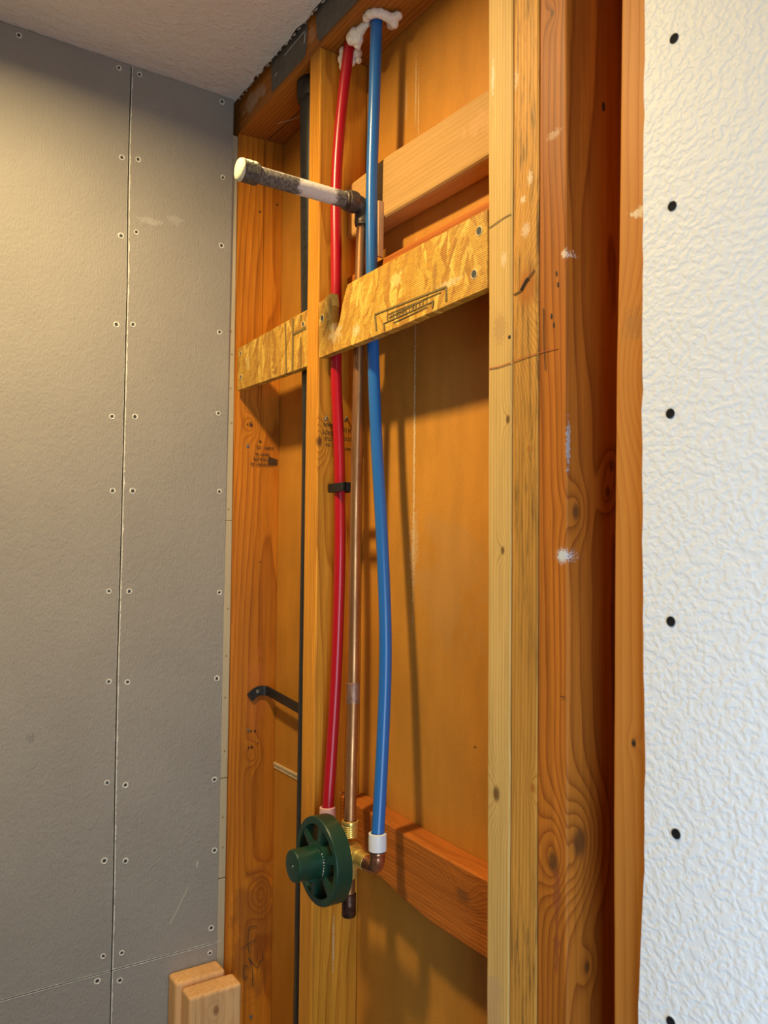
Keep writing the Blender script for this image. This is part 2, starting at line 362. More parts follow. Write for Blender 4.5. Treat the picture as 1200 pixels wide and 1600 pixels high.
# pale strip between the boards and the corner stud
sxf = lambda z: min(-.0006, lerp([(0.04, .012), (.874, .0085), (1.5, 0.001), (2.38, -.0085)], z) - .0008)
g = G()
for a, b in ((.0, 1.098), (1.0995, 1.264), (1.2652, 1.70), (1.7007, 2.381)):
    zs = zlist(a, b, .05); g.loft([[(-.0125, -.0135, z), (sxf(z), -.0135, z), (sxf(z), -.0008, z), (-.0125, -.0008, z)] for z in zs])
strip = g.link('edge_strip', wood('pale_strip', (.50, .42, .27), (.42, .34, .20), pith=(.3, .1), freq=90, grain=.4, fibre=.08, tone=.1), org=(-.005, -.007, 0), bevel=.0008)
meta(strip, 'thin pale dented strip upright between grey wallboard and corner stud', 'strip')
for z in (1.87, 1.99, 2.03, 1.93, 1.55, 1.47, 1.40, 1.31, 1.20, 1.15, 1.72):
    yy = random.uniform(-.0085, -.005)
    G().lathe((sxf(z), yy, z), (1, 0, 0), [(.0018, 0.0001), (.0012, .0004), (.0001, .0003)], 10).link('nail_dent', plain('dent_brown', (.32, .20, .09), .8), parent=strip, smooth=True)

# ------------------------------------------------------------------ studs
def stud(name, fl, fr, br, bl, z0, z1, mat, org, label, wob=.0006, seed=0, cat='wall stud', group='bare wall studs', bev=.0022, groove=None, yf=0.0):
    """fl, fr, br, bl: tables (z, x) of the front left, front right, back right and back left edges"""
    rings = []
    for z in zlist(z0, z1, .03):
        k = lambda i, s=1: wob * s * (mnoise.noise((z * 6, seed + i, 1)) + .5 * mnoise.noise((z * 26, seed + i, 5)))
        r = [(lerp(fl, z) + k(0), yf + k(1, .5), z), (lerp(fr, z) + k(2), yf + k(3, .5), z)]
        if groove:
            y, dep, zg0, zg1 = groove; f = max(0., min(1., (z - zg0) / .08, (zg1 - z) / .02 + 1)); xa = lerp(fr, z) + (lerp(br, z) - lerp(fr, z)) * y / (YB - .0005)
            ww_ = .0007 * f + .00003
            r += [(xa, y - ww_, z), (xa - dep * f - .0001, y, z), (xa, y + ww_, z)]
        r += [(lerp(br, z) + k(4), YB - .0005, z), (lerp(bl, z), YB - .0005, z)]
        rings.append(r)
    o = G().loft(rings).link(name, mat, org=org, bevel=bev)
    return meta(o, label, cat, group)
def cst(x): return [(0, x)]
org_c = (-.02, .04, .04)
stud_c = stud('wall_stud', cst(-.04), [(0.04, .012), (.874, .0085), (1.5, 0.001), (2.38, -.0085)], [(0.04, .014), (1.5, .006), (2.38, .0)], cst(-.04), .039, PLATE - .0005,
     wood('fir_corner', (.60, .20, .014), (.30, .07, .004), org_c, (.16, .03), 230, .012, seed=3.1, tone=.3, knots=[((0, .03, 1.87), .006), ((0, .042, 1.3), .006), ((0, .06, 1.06), .010)],
          marks=[((0, .045, 1.40), (.02, .025, .10), (.50, .13, .03), .35, 60), ((0, .05, 1.0), (.05, .06, .12), (.20, .06, .015), .45, 20)]), org_c,
     'orange corner stud with grade stamp and handwriting beside the grey wallboard', seed=2, groove=(.0485, .004, 1.86, 2.36))
org_2 = (.28, .04, .04)
stud_2 = stud('wall_stud', [(.04, .268), (1.03, .2666), (1.5, .2640), (2.0, .2610), (2.376, .258)], [(.04, .3055), (1.09, .3045), (1.6, .3015), (2.0, .2955), (2.36, .2905)], [(.04, .2885), (1.05, .2885), (2.38, .2880)], [(.04, .256), (2.38, .251)], .039, PLATE - .0005,
     wood('fir_valve_stud', (.72, .30, .028), (.38, .11, .008), org_2, (-.35, .02), 215, .010, seed=8.7, tone=.25, knots=[((.297, .004, 1.806), .008), ((.297, .03, 2.09), .004)],
          marks=[((.297, .038, 1.10), (.02, .002, .05), (.62, .45, .28), .8, 300), ((.297, .033, 1.815), (.012, .014, .012), (.10, .05, .015), .7, 120)]), org_2,
     'orange stud behind the green valve, carrying the red pipe on its side', seed=11)
org_3 = (.685, .04, .04)
stud_3 = stud('wall_stud', [(.04, .669), (1.19, .6685), (1.9, .6665), (2.2, .6640), (2.38, .663)], [(.04, .7012), (1.26, .7012), (1.5, .7020), (1.9, .7030), (2.38, .7027)], cst(.7020), cst(.664), .039, PLATE - .0005,
     wood('pale_pine', (.60, .385, .125), (.47, .26, .065), org_3, (.5, .05), 230, .006, seed=5.5, tone=.15, grain=.95, fibre=.2, knots=[((.6815, 0, 1.4116), .008), ((.690, 0, 1.6537), .004), ((.697, 0, 1.785), .004)],
          marks=[((.672, 0, 2.15), (.003, .02, .03), (.75, .68, .58), .5, 160), ((.685, 0, 1.88), (.014, .02, .022), (.42, .24, .09), .6, 420), ((.690, 0, 1.95), (.006, .02, .010), (.75, .64, .45), .4, 300), ((.68, 0, 1.15), (.02, .02, .12), (.48, .30, .16), .5, 30)]), org_3,
     'palest stud of the tripled post, its left one, with red pencil mark', seed=21)
org_4 = (.72, .04, .04)
stud_4 = stud('wall_stud', [(.04, .7018), (1.26, .7018), (1.5, .7026), (1.9, .7036), (2.38, .7033)], [(.04, .7383), (1.2, .7383), (1.6, .7393), (2.16, .7402), (2.38, .741)], cst(.7392), cst(.7026), .039, PLATE - .0005,
     wood('stained_pine', (.56, .275, .052), (.36, .15, .022), org_4, (-.3, .1), 240, .008, seed=14.2, tone=.2, grain=.8, stain=.9, stain_col=(.09, .055, .018), knots=[((.7237, 0, 1.912), .019), ((.7269, 0, 1.752), .003), ((.733, 0, 1.43), .004)],
          marks=[((.708, 0, 2.13), (.004, .02, .014), (.72, .62, .48), .35, 250), ((.728, 0, 2.02), (.005, .02, .010), (.75, .66, .5), .5, 500), ((.718, 0, 2.002), (.005, .02, .005), (.75, .66, .5), .6, 500), ((.722, 0, 1.97), (.008, .02, .010), (.75, .66, .5), .4, 500)], knot_col=(.36, .12, .016)), org_4,
     'darker stained stud in the middle of the tripled post with big knot', seed=31)
org_5 = (.76, .04, .04)
stud_5 = stud('wall_stud', [(.04, .7389), (1.2, .7389), (1.6, .7399), (2.16, .7408), (2.38, .7416)], cst(.7768), cst(.7770), cst(.7400), .039, PLATE - .0005,
     wood('red_fir', (.43, .138, .015), (.17, .036, .005), org_5, (.135, .02), 150, .022, seed=23.3, tone=.25, grain=.8, knots=[((.777, .012, 1.69), .007), ((.777, .016, 1.39), .014), ((.760, 0, 1.37), .010), ((.777, .06, 1.735), .005), ((.777, .055, 1.71), .006), ((.758, 0, 2.17), .004), ((.777, .026, 1.277), .005)],
          marks=[((.7715, 0, 1.6495), (.009, .02, .009), (.55, .62, .64), .9, 600), ((.7768, 0.002, 1.752), (.0025, .004, .03), (.34, .42, .47), .6, 300), ((.774, 0, 1.930), (.005, .02, .006), (.76, .66, .52), .7, 300), ((.76, 0, 2.05), (.012, .02, .006), (.74, .62, .46), .3, 420), ((.765, 0, 1.32), (.006, .02, .06), (.20, .05, .02), .6, 60)]), org_5,
     'reddish stud on the right of the tripled post, its broad side in shade', seed=41)
org_6 = (.85, .04, .04)
stud_6 = stud('wall_stud', [(.04, .8285), (1.312, .8291), (1.5, .8300), (1.65, .8315), (1.8, .8335), (1.94, .8375), (2.106, .8410), (2.38, .844)], [(.04, .905), (2.38, .915)], cst(.905), cst(.83), .039, PLATE - .0005,
     wood('near_fir', (.55, .225, .042), (.43, .15, .026), org_6, (-.08, -.10), 115, .010, seed=31.9, tone=.15, grain=.75, fibre=.10, knots=[((.8514, 0, 1.496), .0035), ((.875, 0, 1.80), .02)],
          marks=[((.861, 0, 1.94), (.015, .02, .006), (.80, .70, .56), .85, 220), ((.8690, 0, 1.8233), (.004, .02, .004), (.85, .75, .62), .9, 120), ((.856, 0, 1.845), (.02, .02, .018), (.36, .17, .05), .55, 320), ((.868, 0, 1.92), (.006, .02, .005), (.80, .70, .56), .6, 220)]), org_6,
     'nearest stud, half covered by the textured white wall', seed=51, bev=.003)
# plates
M_plate = wood('plate_fir', (.46, .16, .02), (.30, .09, .01), (0.4, .04, 2.41), (.2, -.1), 150, .01, 'X', 4.4, tone=.3, marks=[((.06, 0, 2.42), (.06, .02, .02), (.55, .44, .32), .5, 90), ((.26, 0, 2.42), (.02, .02, .02), (.60, .32, .15), .6, 60)])
g = G().loft([[(x, .0, PLATE), (x, YB - .0005, PLATE), (x, YB - .0005, CEIL + .05), (x, .0, CEIL + .05)] for x in zlist(-.04, 1.3, .05)])
plate = meta(g.link('top_plate', M_plate, org=(.4, .04, 2.41), bevel=.002), 'orange timber top plate overhead, running along the ceiling edge', 'plate')
g = G().box((-.04, .0, .0005), (1.69, YB - .0005, .0385))
meta(g.link('bottom_plate', M_plate, org=(.4, .04, .02), bevel=.002), 'timber bottom plate on the floor under the studs', 'plate')
pk = plain('splinter_pale', (.60, .42, .25), .8)
G().tube([(.06, .042, PLATE - .0003), (.10, .062, PLATE - .0008), (.13, .06, PLATE - .0005), (.18, .07, PLATE - .0008)], .0006, 6).link('splinter', pk, parent=plate)
ck = G(); ribbon(ck, [(.002, .052, PLATE), (.08, .056, PLATE), (.17, .054, PLATE)], .0014, (0, 0, -1)); ck.link('crack', M_dark, parent=plate)

# marks, stamps and nail holes on the studs
M_ink = plain('stamp_ink', (.055, .030, .014), .8); M_pencil = plain('pencil', (.06, .045, .03), .7); M_red = plain('red_pencil', (.42, .10, .03), .8)
def cx(z): return lerp([(0.04, .012), (.874, .0085), (1.5, 0.001), (2.38, -.0085)], z) + .0006
g = G()
rt, up = (0, -1, 0), (0, 0, -1)            # stamped upside down
def sx(y, z): f = y / YB; return (1 - f) * cx(z) + f * lerp([(0.04, .014), (1.5, .006), (2.38, .0)], z) + .0008
def T(s, y, z, size, sq=1.0): text(g, s, size, (sx(y, z) + .0004, y, z), (-.055, -1, 0), (0, 0, -1), squash=sq)
T('WESTPORT-W', .074, 1.8035, .0070, .98); T('STUD & BTR', .066, 1.8125, .0072, .80); T('KD-HT 140', .064, 1.8210, .0068, .78); T('S-DRY . C2', .072, 1.8330, .0068, 1.0)
bx = [(sx(.06, 1.81) + .0006, .062, 1.803), (sx(.06, 1.81) + .0006, .080, 1.8005), (sx(.06, 1.81) + .0006, .081, 1.812), (sx(.06, 1.81) + .0006, .063, 1.817)]
for k in range(4):
    a = Vector(bx[0]).lerp(Vector(bx[3]), (k + .3) / 4); b = Vector(bx[1]).lerp(Vector(bx[2]), (k + .3) / 4); ribbon(g, [a, b], .0024, (1, 0, 0))
g.link('grade_stamp', M_ink, parent=stud_c)
g = G()
for pl in ([(.0542, 1.0089), (.0423, 1.0107), (.0388, 1.0072), (.0379, .9936), (.0382, .9818), (.0408, .9673)], [(.0265, .9784), (.0522, .9879)], [(.0645, .9665), (.0659, .9565), (.0649, .9503), (.0601, .9483), (.0555, .9399), (.0398, .9601)],
           [(.0398, .9601), (.046, .9425), (.0474, .9293), (.0478, .9122)], [(.0401, .9451), (.0318, .9484), (.0309, .9348), (.0323, .9271), (.038, .9308)]):
    ribbon(g, smooth_path([(sx(y, z), y, z) for y, z in pl], 5) if len(pl) > 2 else [(sx(y, z), y, z) for y, z in pl], .0011, (1, 0, 0))
g.link('handwriting', M_pencil, parent=stud_c)
def hole(x, y, z, n, r, parent, nm='nail_hole', mat=None, stretch=1.0):
    g = G().lathe((x, y, z), n, [(r, .0002), (r * .8, .0006), (r * .35, .0004), (.0001, .0004)], 12)
    if stretch != 1: 
        for v in g.v: v.z = z + (v.z - z) * stretch
    return g.link(nm, mat or M_dark, parent=parent, smooth=True)
M_nail = plain('steel_nail_head', (.17, .165, .16), .5, .2)
for (y, z, r) in [(.0474, 1.8413, .0022), (.0406, 2.2532, .0019), (.0728, 2.2729, .0019), (.0452, 1.339, .002), (.038, 1.3398, .0016), (.0398, 1.3123, .0022), (.0338, 1.312, .0014), (.0504, 1.3176, .0013), (.031, 1.8692, .002), (.023, 1.870, .0014), (.05, 1.63, .0012)]: hole(sx(y, z) - .0004, y, z, (1, 0, 0), r, stud_c)
hole(sx(.0245, 1.8315) - .0002, .0245, 1.8315, (1, 0, 0), .0028, stud_c, 'nail_head', M_nail); hole(sx(.0332, 1.3414) - .0002, .0332, 1.3414, (1, 0, 0), .0024, stud_c, 'nail_head', M_nail); hole(sx(.0455, .862), .0455, .862, (1, 0, 0), .003, stud_c, 'nail_head', M_nail)
g = G()
def s2x(y, z): f = y / YB; return (1 - f) * lerp([(.04, .3055), (1.09, .3045), (1.6, .3015), (2.0, .2955), (2.36, .2905)], z) + f * .2885 + .0008
def T2(s, y, z, size, sq=1.): text(g, s, size, (s2x(y, z), y, z), (-.165, .986, 0), (0, 0, 1), squash=sq)
T2('NWP 5', .010, 1.828, .008, 1.0); T2('S-DRY', .008, 1.817, .008, .9); T2('STUD', .012, 1.808, .007, .8); T2('KD 12', .014, 1.800, .006, 1.); T2('12 HT', .045, 1.824, .008, .9); T2('DOUG', .046, 1.811, .008, .8); T2('S-GRN', .044, 1.797, .006, 1.1)
g.link('grade_stamp', M_ink, parent=stud_2)
for (y, z, dz) in [(.016, 1.8435, .004), (.052, 1.846, .004)]:
    x = s2x(y, z); G().tube([(x - .002, y, z), (x + .004, y - .003, z - .003), (x + .007, y - .007, z - .008)], .0016, 8).link('bent_nail', M_nail, parent=stud_2, smooth=True)
hole(s2x(.0291, 1.9327) - .0002, .0291, 1.9327, (1, 0, 0), .0016, stud_2)
g = G(); ribbon(g, smooth_path([(.6672, -.0006, 1.9898), (.678, -.0006, 1.9912), (.690, -.0006, 1.9928), (.701, -.0006, 1.993)], 4), .0007, (0, -1, 0)); g.link('pencil_line', M_pencil, parent=stud_3)
g = G(); ribbon(g, smooth_path([(.6679, -.0007, 1.8415), (.684, -.0007, 1.8405), (.7015, -.0007, 1.8414)], 4), .0009, (0, -1, 0)); g.link('red_pencil_line', M_red, parent=stud_3)
g = G(); ribbon(g, smooth_path([(.7042, -.0007, 1.8415), (.72, -.0007, 1.8425), (.738, -.0007, 1.8432)], 4), .0007, (0, -1, 0)); g.link('red_pencil_line', M_red, parent=stud_4)
g = G(); ribbon(g, [(.7405, -.0007, 1.8434), (.7659, -.0007, 1.8430)], .0006, (0, -1, 0)); g.link('red_pencil_line', M_red, parent=stud_5)
g = G(); ribbon(g, smooth_path([(.706, -.0008, 1.909), (.717, -.0008, 1.911), (.722, -.0008, 1.917), (.735, -.0008, 1.926)], 4), .0011, (0, -1, 0)); ribbon(g, [(.716, -.0008, 1.911), (.724, -.0008, 1.919), (.727, -.0008, 1.920)], .0030, (0, -1, 0)); g.link('knot_crack', M_dark, parent=stud_4)
hole(.8514, .0, 1.496, (0, -1, 0), .0018, stud_6, 'knot'); hole(.7640, 0, 2.188, (0, -1, 0), .0035, stud_5, 'nail_head', M_nail); hole(.699, 0, 1.868, (0, -1, 0), .002, stud_3)
for (x, z) in [(.7575, 1.875), (.7605, 1.866), (.764, 1.914), (.766, 1.903)]: hole(x, 0, z, (0, -1, 0), .0011, stud_5, stretch=2.6)
g = G(); ribbon(g, [(.7475, -.0008, 1.885), (.7488, -.0008, 1.84), (.750, -.0008, 1.825)], .0007, (0, -1, 0)); g.link('crack', M_dark, parent=stud_5); g = G(); ribbon(g, [(.770, -.0008, 1.5215), (.7765, -.0008, 1.5215)], .0006, (0, -1, 0)); g.link('crack', M_dark, parent=stud_5)
hole(.777, .050, 2.085, (1, 0, 0), .002, stud_5, stretch=2.4)

# remnants of the old grey wallboard still stuck on the plate
M_rem = plain('old_grey_remnant', (.15, .132, .105), .7, var=.18, vs=60, bump=.4)
def remnant(poly, label):
    o = G().prism([(x, -.0018, z) for x, z in poly], (0, .0016, 0)).link('wallboard_scrap', M_rem, org=(poly[0][0], -.001, poly[0][1]), bevel=.0003, seg=1)
    meta(o, label, 'wallboard scrap', 'grey wallboard scraps on the top plate'); return o
a = remnant([(.1290, 2.3950), (.145, 2.3945), (.20, 2.3950), (.238, 2.3955), (.246, 2.399), (.2445, 2.404), (.2490, 2.410), (.2465, 2.420), (.2500, 2.430), (.2475, 2.440), (.2480, 2.450), (.22, 2.452), (.205, 2.446), (.18, 2.450), (.1245, 2.452)], 'grey wallboard scrap on the top plate left of the valve stud')
b = remnant([(.2885, 2.3945), (.40, 2.3945), (.80, 2.3945), (.80, 2.450), (.2765, 2.450), (.2790, 2.435), (.2765, 2.43), (.2815, 2.418), (.2805, 2.405)], 'long grey wallboard scrap on the top plate above the red pipe')
g = G(); ribbon(g, smooth_path([(.175, -.0018, 2.432), (.21, -.0018, 2.4335), (.244, -.0018, 2.434)], 3), .0009, (0, -1, 0)); g.link('torn_paper', M_gyp, parent=a)
g = G(); ribbon(g, [(.2445, -.0018, 2.431), (.2435, -.0018, 2.420), (.242, -.0018, 2.416)], .0016, (0, -1, 0)); g.link('torn_paper', M_gyp, parent=a)
g = G(); ribbon(g, [(.141, -.0018, 2.416), (.149, -.0018, 2.4175)], .0012, (0, -1, 0)); g.link('torn_paper', M_gyp, parent=a)
# torn edge of ceiling drywall
g = G()
for k in range(26):
    x = .004 + k * .0165 + random.uniform(-.004, .004); L_ = random.uniform(.004, .012); y = -.0098 + .002 * random.random()
    g.prism([(x, y, CEIL - .0003), (x + L_, y + random.uniform(-.001, .001), CEIL - .0003), (x + L_ * .8, y + .001, CEIL - .0015 - .0015 * random.random()), (x + L_ * .3, y + .001, CEIL - .001)], (0, .0012, 0))
struct('trim_2', g, plain('torn_drywall_paper', (.45, .39, .31), .9, var=.3, vs=200))

# ------------------------------------------------------------------ OSB strips and blocking
def mat_osb(seed, org):
    N = NT('osb'); p = N.v_('ADD', N.tc, (seed, 0, seed * .7))
    o = N.sep(p); x, z = o[0], o[2]
    lowd = N.noise(p, 22, 2); wv = N.m_('ADD', N.m_('MULTIPLY', N.m_('SUBTRACT', lowd, .5), .03), N.m_('MULTIPLY', N.m_('SUBTRACT', N.noise(p, 140, 3, .6), .5), .006))
    def flakes(ang, sx_, sz_, off):
        c, s = math.cos(ang), math.sin(ang); a = N.m_('ADD', N.m_('MULTIPLY', x, c), N.m_('MULTIPLY', z, s)); b = N.m_('ADD', N.m_('MULTIPLY', z, c), N.m_('MULTIPLY', x, -s))
        v = N.n('ShaderNodeTexVoronoi'); v.feature = 'F1'; v.voronoi_dimensions = '2D'; v.inputs['Scale'].default_value = 1
        N.put(v.inputs['Vector'], N.com(N.m_('ADD', N.m_('MULTIPLY', N.m_('ADD', a, wv), sx_), off), N.m_('MULTIPLY', N.m_('ADD', b, wv), sz_), 0))
        return N.sep(v.outputs['Color'])
    f1 = flakes(1.35, 18, 95, 3.1); f2 = flakes(1.85, 22, 110, 8.2); f3 = flakes(1.0, 35, 170, 1.7)
    sel = N.rng(f2[1], .55, .56); val = N.m_('ADD', N.m_('MULTIPLY', f1[0], N.m_('SUBTRACT', 1.0, sel)), N.m_('MULTIPLY', f2[0], sel))
    sel2 = N.rng(f3[1], .72, .73); val = N.m_('ADD', N.m_('MULTIPLY', val, N.m_('SUBTRACT', 1.0, sel2)), N.m_('MULTIPLY', f3[0], sel2))
    rp = N.n('ShaderNodeValToRGB'); N.put(rp.inputs[0], val); e = rp.color_ramp.elements
    e[0].position = 0; e[0].color = (.40, .175, .018, 1); e[1].position = 1; e[1].color = (.80, .50, .09, 1); k = e.new(.30); k.color = (.53, .26, .028, 1); k = e.new(.72); k.color = (.62, .335, .04, 1)
    fib = N.noise(N.v_('MULTIPLY', p, (90., 90., 400.)), 1.0, 4, .7); fv = N.rng(fib, .3, .7, .80, 1.14)
    col = N.mix(1.0, rp.outputs[0], N.com(fv, fv, fv), 'MULTIPLY')
    speck = N.noise(p, 260, 3, .7); col = N.mix(N.rng(speck, .60, .72, 0, .7), col, (.19, .075, .015))
    rid = N.m_('SINE', N.m_('MULTIPLY', N.m_('ADD', z, N.m_('MULTIPLY', x, -.015)), 2700.))
    rv = N.rng(rid, -1, 1, .84, 1.06); col = N.mix(1.0, col, N.com(rv, rv, rv), 'MULTIPLY')
    pale = (.72, .56, .30)
    col = marks_on(N, col, N.tc, [((.402, 0, 1.942), (.012, .02, .010), pale, .8, 200), ((.345, 0, 1.952), (.022, .02, .02), pale, .55, 150), ((.60, 0, 1.95), (.03, .02, .006), pale, .5, 200), ((.495, 0, 1.985), (.018, .02, .014), (.80, .60, .20), .6, 120), ((.573, 0, 1.964), (.007, .02, .026), (.24, .10, .02), .6, 120), ((.05, 0, 1.965), (.012, .02, .015), (.80, .60, .20), .5, 120)], org)
    N.bump(N.m_('ADD', N.m_('MULTIPLY', rid, .25), N.m_('MULTIPLY', fib, 1.0)), .5, .0009)
    return N.out(col, .5, 0, .4)
M_stamp = plain('osb_stamp_ink', (.19, .125, .035), .7)
def jag(poly, amp=.0006, step=.008):
    out = []
    for i, q in enumerate(poly):
        a = Vector((q[0], 0, q[1])); n_ = poly[(i + 1) % len(poly)]; b = Vector((n_[0], 0, n_[1])); k = max(1, int((b - a).length / step))
        for j in range(k):
            c = a.lerp(b, j / k); out.append((c.x + amp * mnoise.noise((c.x * 300, c.z * 300, i)), c.z + amp * mnoise.noise((c.x * 300, c.z * 300, i + 9))))
    return out
def osb(poly, label, seed):
    org = (poly[0][0], .005, poly[0][1])
    me_org = org
    o = G().prism([(x, .0, z) for x, z in jag(poly)], (0, .0113, 0)).link('osb_strip', mat_osb(seed, org), org=org, bevel=.0004, seg=1)
    meta(o, label, 'board strip', 'strand board strips between the studs'); return o
osbL = osb([(.0125 - .006, 1.925), (.2655, 1.9195), (.2610, 2.004), (.006, 1.9985)], 'short golden strand board strip between corner stud and valve stud', 1.3)
osbR = osb([(.3005, 1.9245), (.50, 1.9235), (.6645, 1.9275), (.6640, 2.0118), (.46, 2.0108), (.402, 2.0105), (.3773, 2.0098), (.3705, 1.999), (.3632, 1.984), (.3575, 1.966), (.352, 1.959), (.342, 1.951), (.3405, 1.953), (.336, 1.970), (.3365, 1.995), (.3335, 2.0095), (.321, 2.0105), (.3085, 2.005), (.2968, 2.0055)], 'long notched strand board strip with stamp, right of the valve stud', 6.2)
g = G()
for pl, wd in [([(.4479, 1.9518), (.50, 1.9505), (.595, 1.9475)], .0022), ([(.4479, 1.9518), (.4514, 1.930)], .0032), ([(.595, 1.9475), (.5951, 1.931)], .0032), ([(.466, 1.9355), (.572, 1.9372)], .0016), ([(.480, 1.9400), (.560, 1.9440)], .0014), ([(.49, 1.9312), (.56, 1.9335)], .0012), ([(.469, 1.9345), (.4695, 1.926)], .0022), ([(.5715, 1.9375), (.569, 1.930)], .0024), ([(.476, 1.9445), (.585, 1.9440)], .0010)]: ribbon(g, [(x, -.0006, z) for x, z in pl], wd, (0, -1, 0))
for k in range(13):
    x = .476 + k * .0068 + random.uniform(-.001, .001); ribbon(g, [(x, -.0006, 1.9372), (x + random.uniform(-.001, .003), -.0006, 1.9430)], random.uniform(.0008, .002), (0, -1, 0))
g.link('printed_stamp', M_stamp, parent=osbR)
g = G()
for pl, wd in [([(.1917, 1.9995), (.1968, 1.9225)], .0034), ([(.2176, 2.0015), (.2182, 1.9225)], .0046), ([(.2185, 1.9768), (.2600, 1.9778)], .0040), ([(.2428, 1.967), (.2453, 1.9225)], .0026), ([(.2435, 2.000), (.2435, 1.992)], .003)]: ribbon(g, [(x, -.0006, z) for x, z in pl], wd, (0, -1, 0))
g.link('printed_stamp', M_stamp, parent=osbL)
def osb_screw(x, z, par, r=.0042):
    g = G().lathe((x, .0, z), (0, -1, 0), [(r * 1.35, .0002), (r * 1.1, .0009), (r * .95, .0003)], 16, 0).lathe((x, .0, z), (0, -1, 0), [(r * .96, .0003), (r * .5, .0002), (.0001, .0003)], 16, 1)
    g.link('screw', [plain('torn_osb_fibre', (.66, .46, .20), .8), plain('osb_screw_steel', (.05, .055, .045), .6, .2)], parent=par, smooth=True, angle=.8)
for x, z in ((.019, 1.9878), (.0224, 1.946), (.2500, 1.9849)): osb_screw(x, z, osbL, .0036)
for x, z in ((.308, 1.980), (.6510, 1.9922), (.6430, 1.948)): osb_screw(x, z, osbR, .0042)

def block(name, prof, mat, label, org, cat='blocking', group='timber blocks between the studs', bev=.003):
    """prof: list of (x, z0, z1); laid flat against the back panel"""
    o = G().loft([[(x, .0475, z0), (x, .0475, z1), (x, YB - .0005, z1), (x, YB - .0005, z0)] for x, z0, z1 in prof]).link(name, mat, org=org, bevel=bev, seg=3)
    return meta(o, label, cat, group)
org_u = (.45, .065, 2.15)
blk_u = block('wood_block', [(.2925, 2.108, 2.1915), (.40, 2.1075, 2.194), (.50, 2.105, 2.189), (.6615, 2.1035, 2.184)], wood('new_fir', (.55, .31, .10), (.47, .235, .07), org_u, (.03, .10), 170, .012, 'X', 41.1, tone=.15, grain=.6, fibre=.1, marks=[((.60, .0475, 2.15), (.05, .02, .015), (.60, .34, .15), .4, 90)]), 'fresh pale block fixed between studs behind the shower arm', org_u, bev=.006)
org_m = (.45, .065, 2.0)
blk_m = block('wood_block', [(.2935, 1.966, 2.052), (.40, 1.966, 2.052), (.6645, 1.966, 2.0535)], wood('rough_orange', (.48, .14, .016), (.34, .085, .01), org_m, (.03, .10), 150, .012, 'X', 51.1, tone=.2, roughsawn=1.2), 'rough orange block mostly hidden behind the notched strand board strip', org_m)
org_l = (.45, .065, 1.25)
blk_l = block('wood_block', [(.2955, 1.214, 1.3030), (.32, 1.216, 1.3035), (.40, 1.225, 1.299), (.45, 1.216, 1.296), (.52, 1.209, 1.294), (.60, 1.2095, 1.2935), (.6665, 1.210, 1.293)], wood('rough_sawn_red', (.48, .14, .018), (.34, .085, .01), org_l, (.02, -.10), 210, .01, 'X', 61.1, tone=.2, grain=.5, roughsawn=1.6, knots=[((.5717, .0475, 1.2726 - .010), .011)], knot_col=(.22, .075, .02)), 'rough sawn reddish block low between studs, beside the green valve', org_l, bev=.002)
G().tube([(.3060, .0490, 1.3035), (.3062, .0470, 1.3100), (.3085, .0420, 1.3125), (.3105, .0370, 1.3095)], .0011, 8).link('bent_nail', plain('brassy_nail', (.60, .42, .16), .4, .7), parent=blk_l, smooth=True)
# thin shim by the shower elbow
o = G().loft([[(.3885, .0385, z0), (.3925, .0385, z0), (.3925, .0474, z0), (.3885, .0474, z0)] for z0 in (2.052, 2.09, 2.130)]).link('wood_shim', wood('shim_pine', (.66, .40, .19), (.56, .30, .12), (.39, .04, 2.09), (.1, .1), 200), org=(.39, .042, 2.052), bevel=.0006)
meta(o, 'thin upright wood shim just right of the blue pipe by the upper block', 'shim')

# ------------------------------------------------------------------ plumbing
M_redp = plain('red_pex', (.40, .004, .012), .30, 0, .5); M_bluep = plain('blue_pex', (.018, .12, .36), .28, 0, .5)
M_cop = None
def mat_copper():
    N = NT('aged_copper'); v = N.v_('MULTIPLY', N.tc, (60., 60., 12.)); a = N.noise(v, 1, 4, .6); b = N.noise(N.tc, 140, 4, .7)
    c = N.mix(N.rng(a, .35, .68), (.52, .25, .10), (.27, .12, .05)); c = N.mix(N.rng(b, .60, .75, 0, .6), c, (.62, .34, .18))
    return N.out(c, N.rng(a, .3, .7, .30, .5), .85, .5)
M_cop = mat_copper()
M_brass = plain('brass', (.86, .63, .17), .28, .75, .5, var=.08, vs=60)
M_green = plain('green_plastic', (.007, .040, .021), .35, 0, .5)
M_greend = plain('green_plastic_inner', (.006, .032, .017), .5)
M_abs = plain('black_abs', (.014, .013, .012), .4, 0, .45, var=.5, vs=120)
M_collar = plain('clear_white_ring', (.70, .68, .66), .4, 0, .4)
M_pink = plain('pale_pink_ring', (.78, .45, .40), .4, 0, .4)
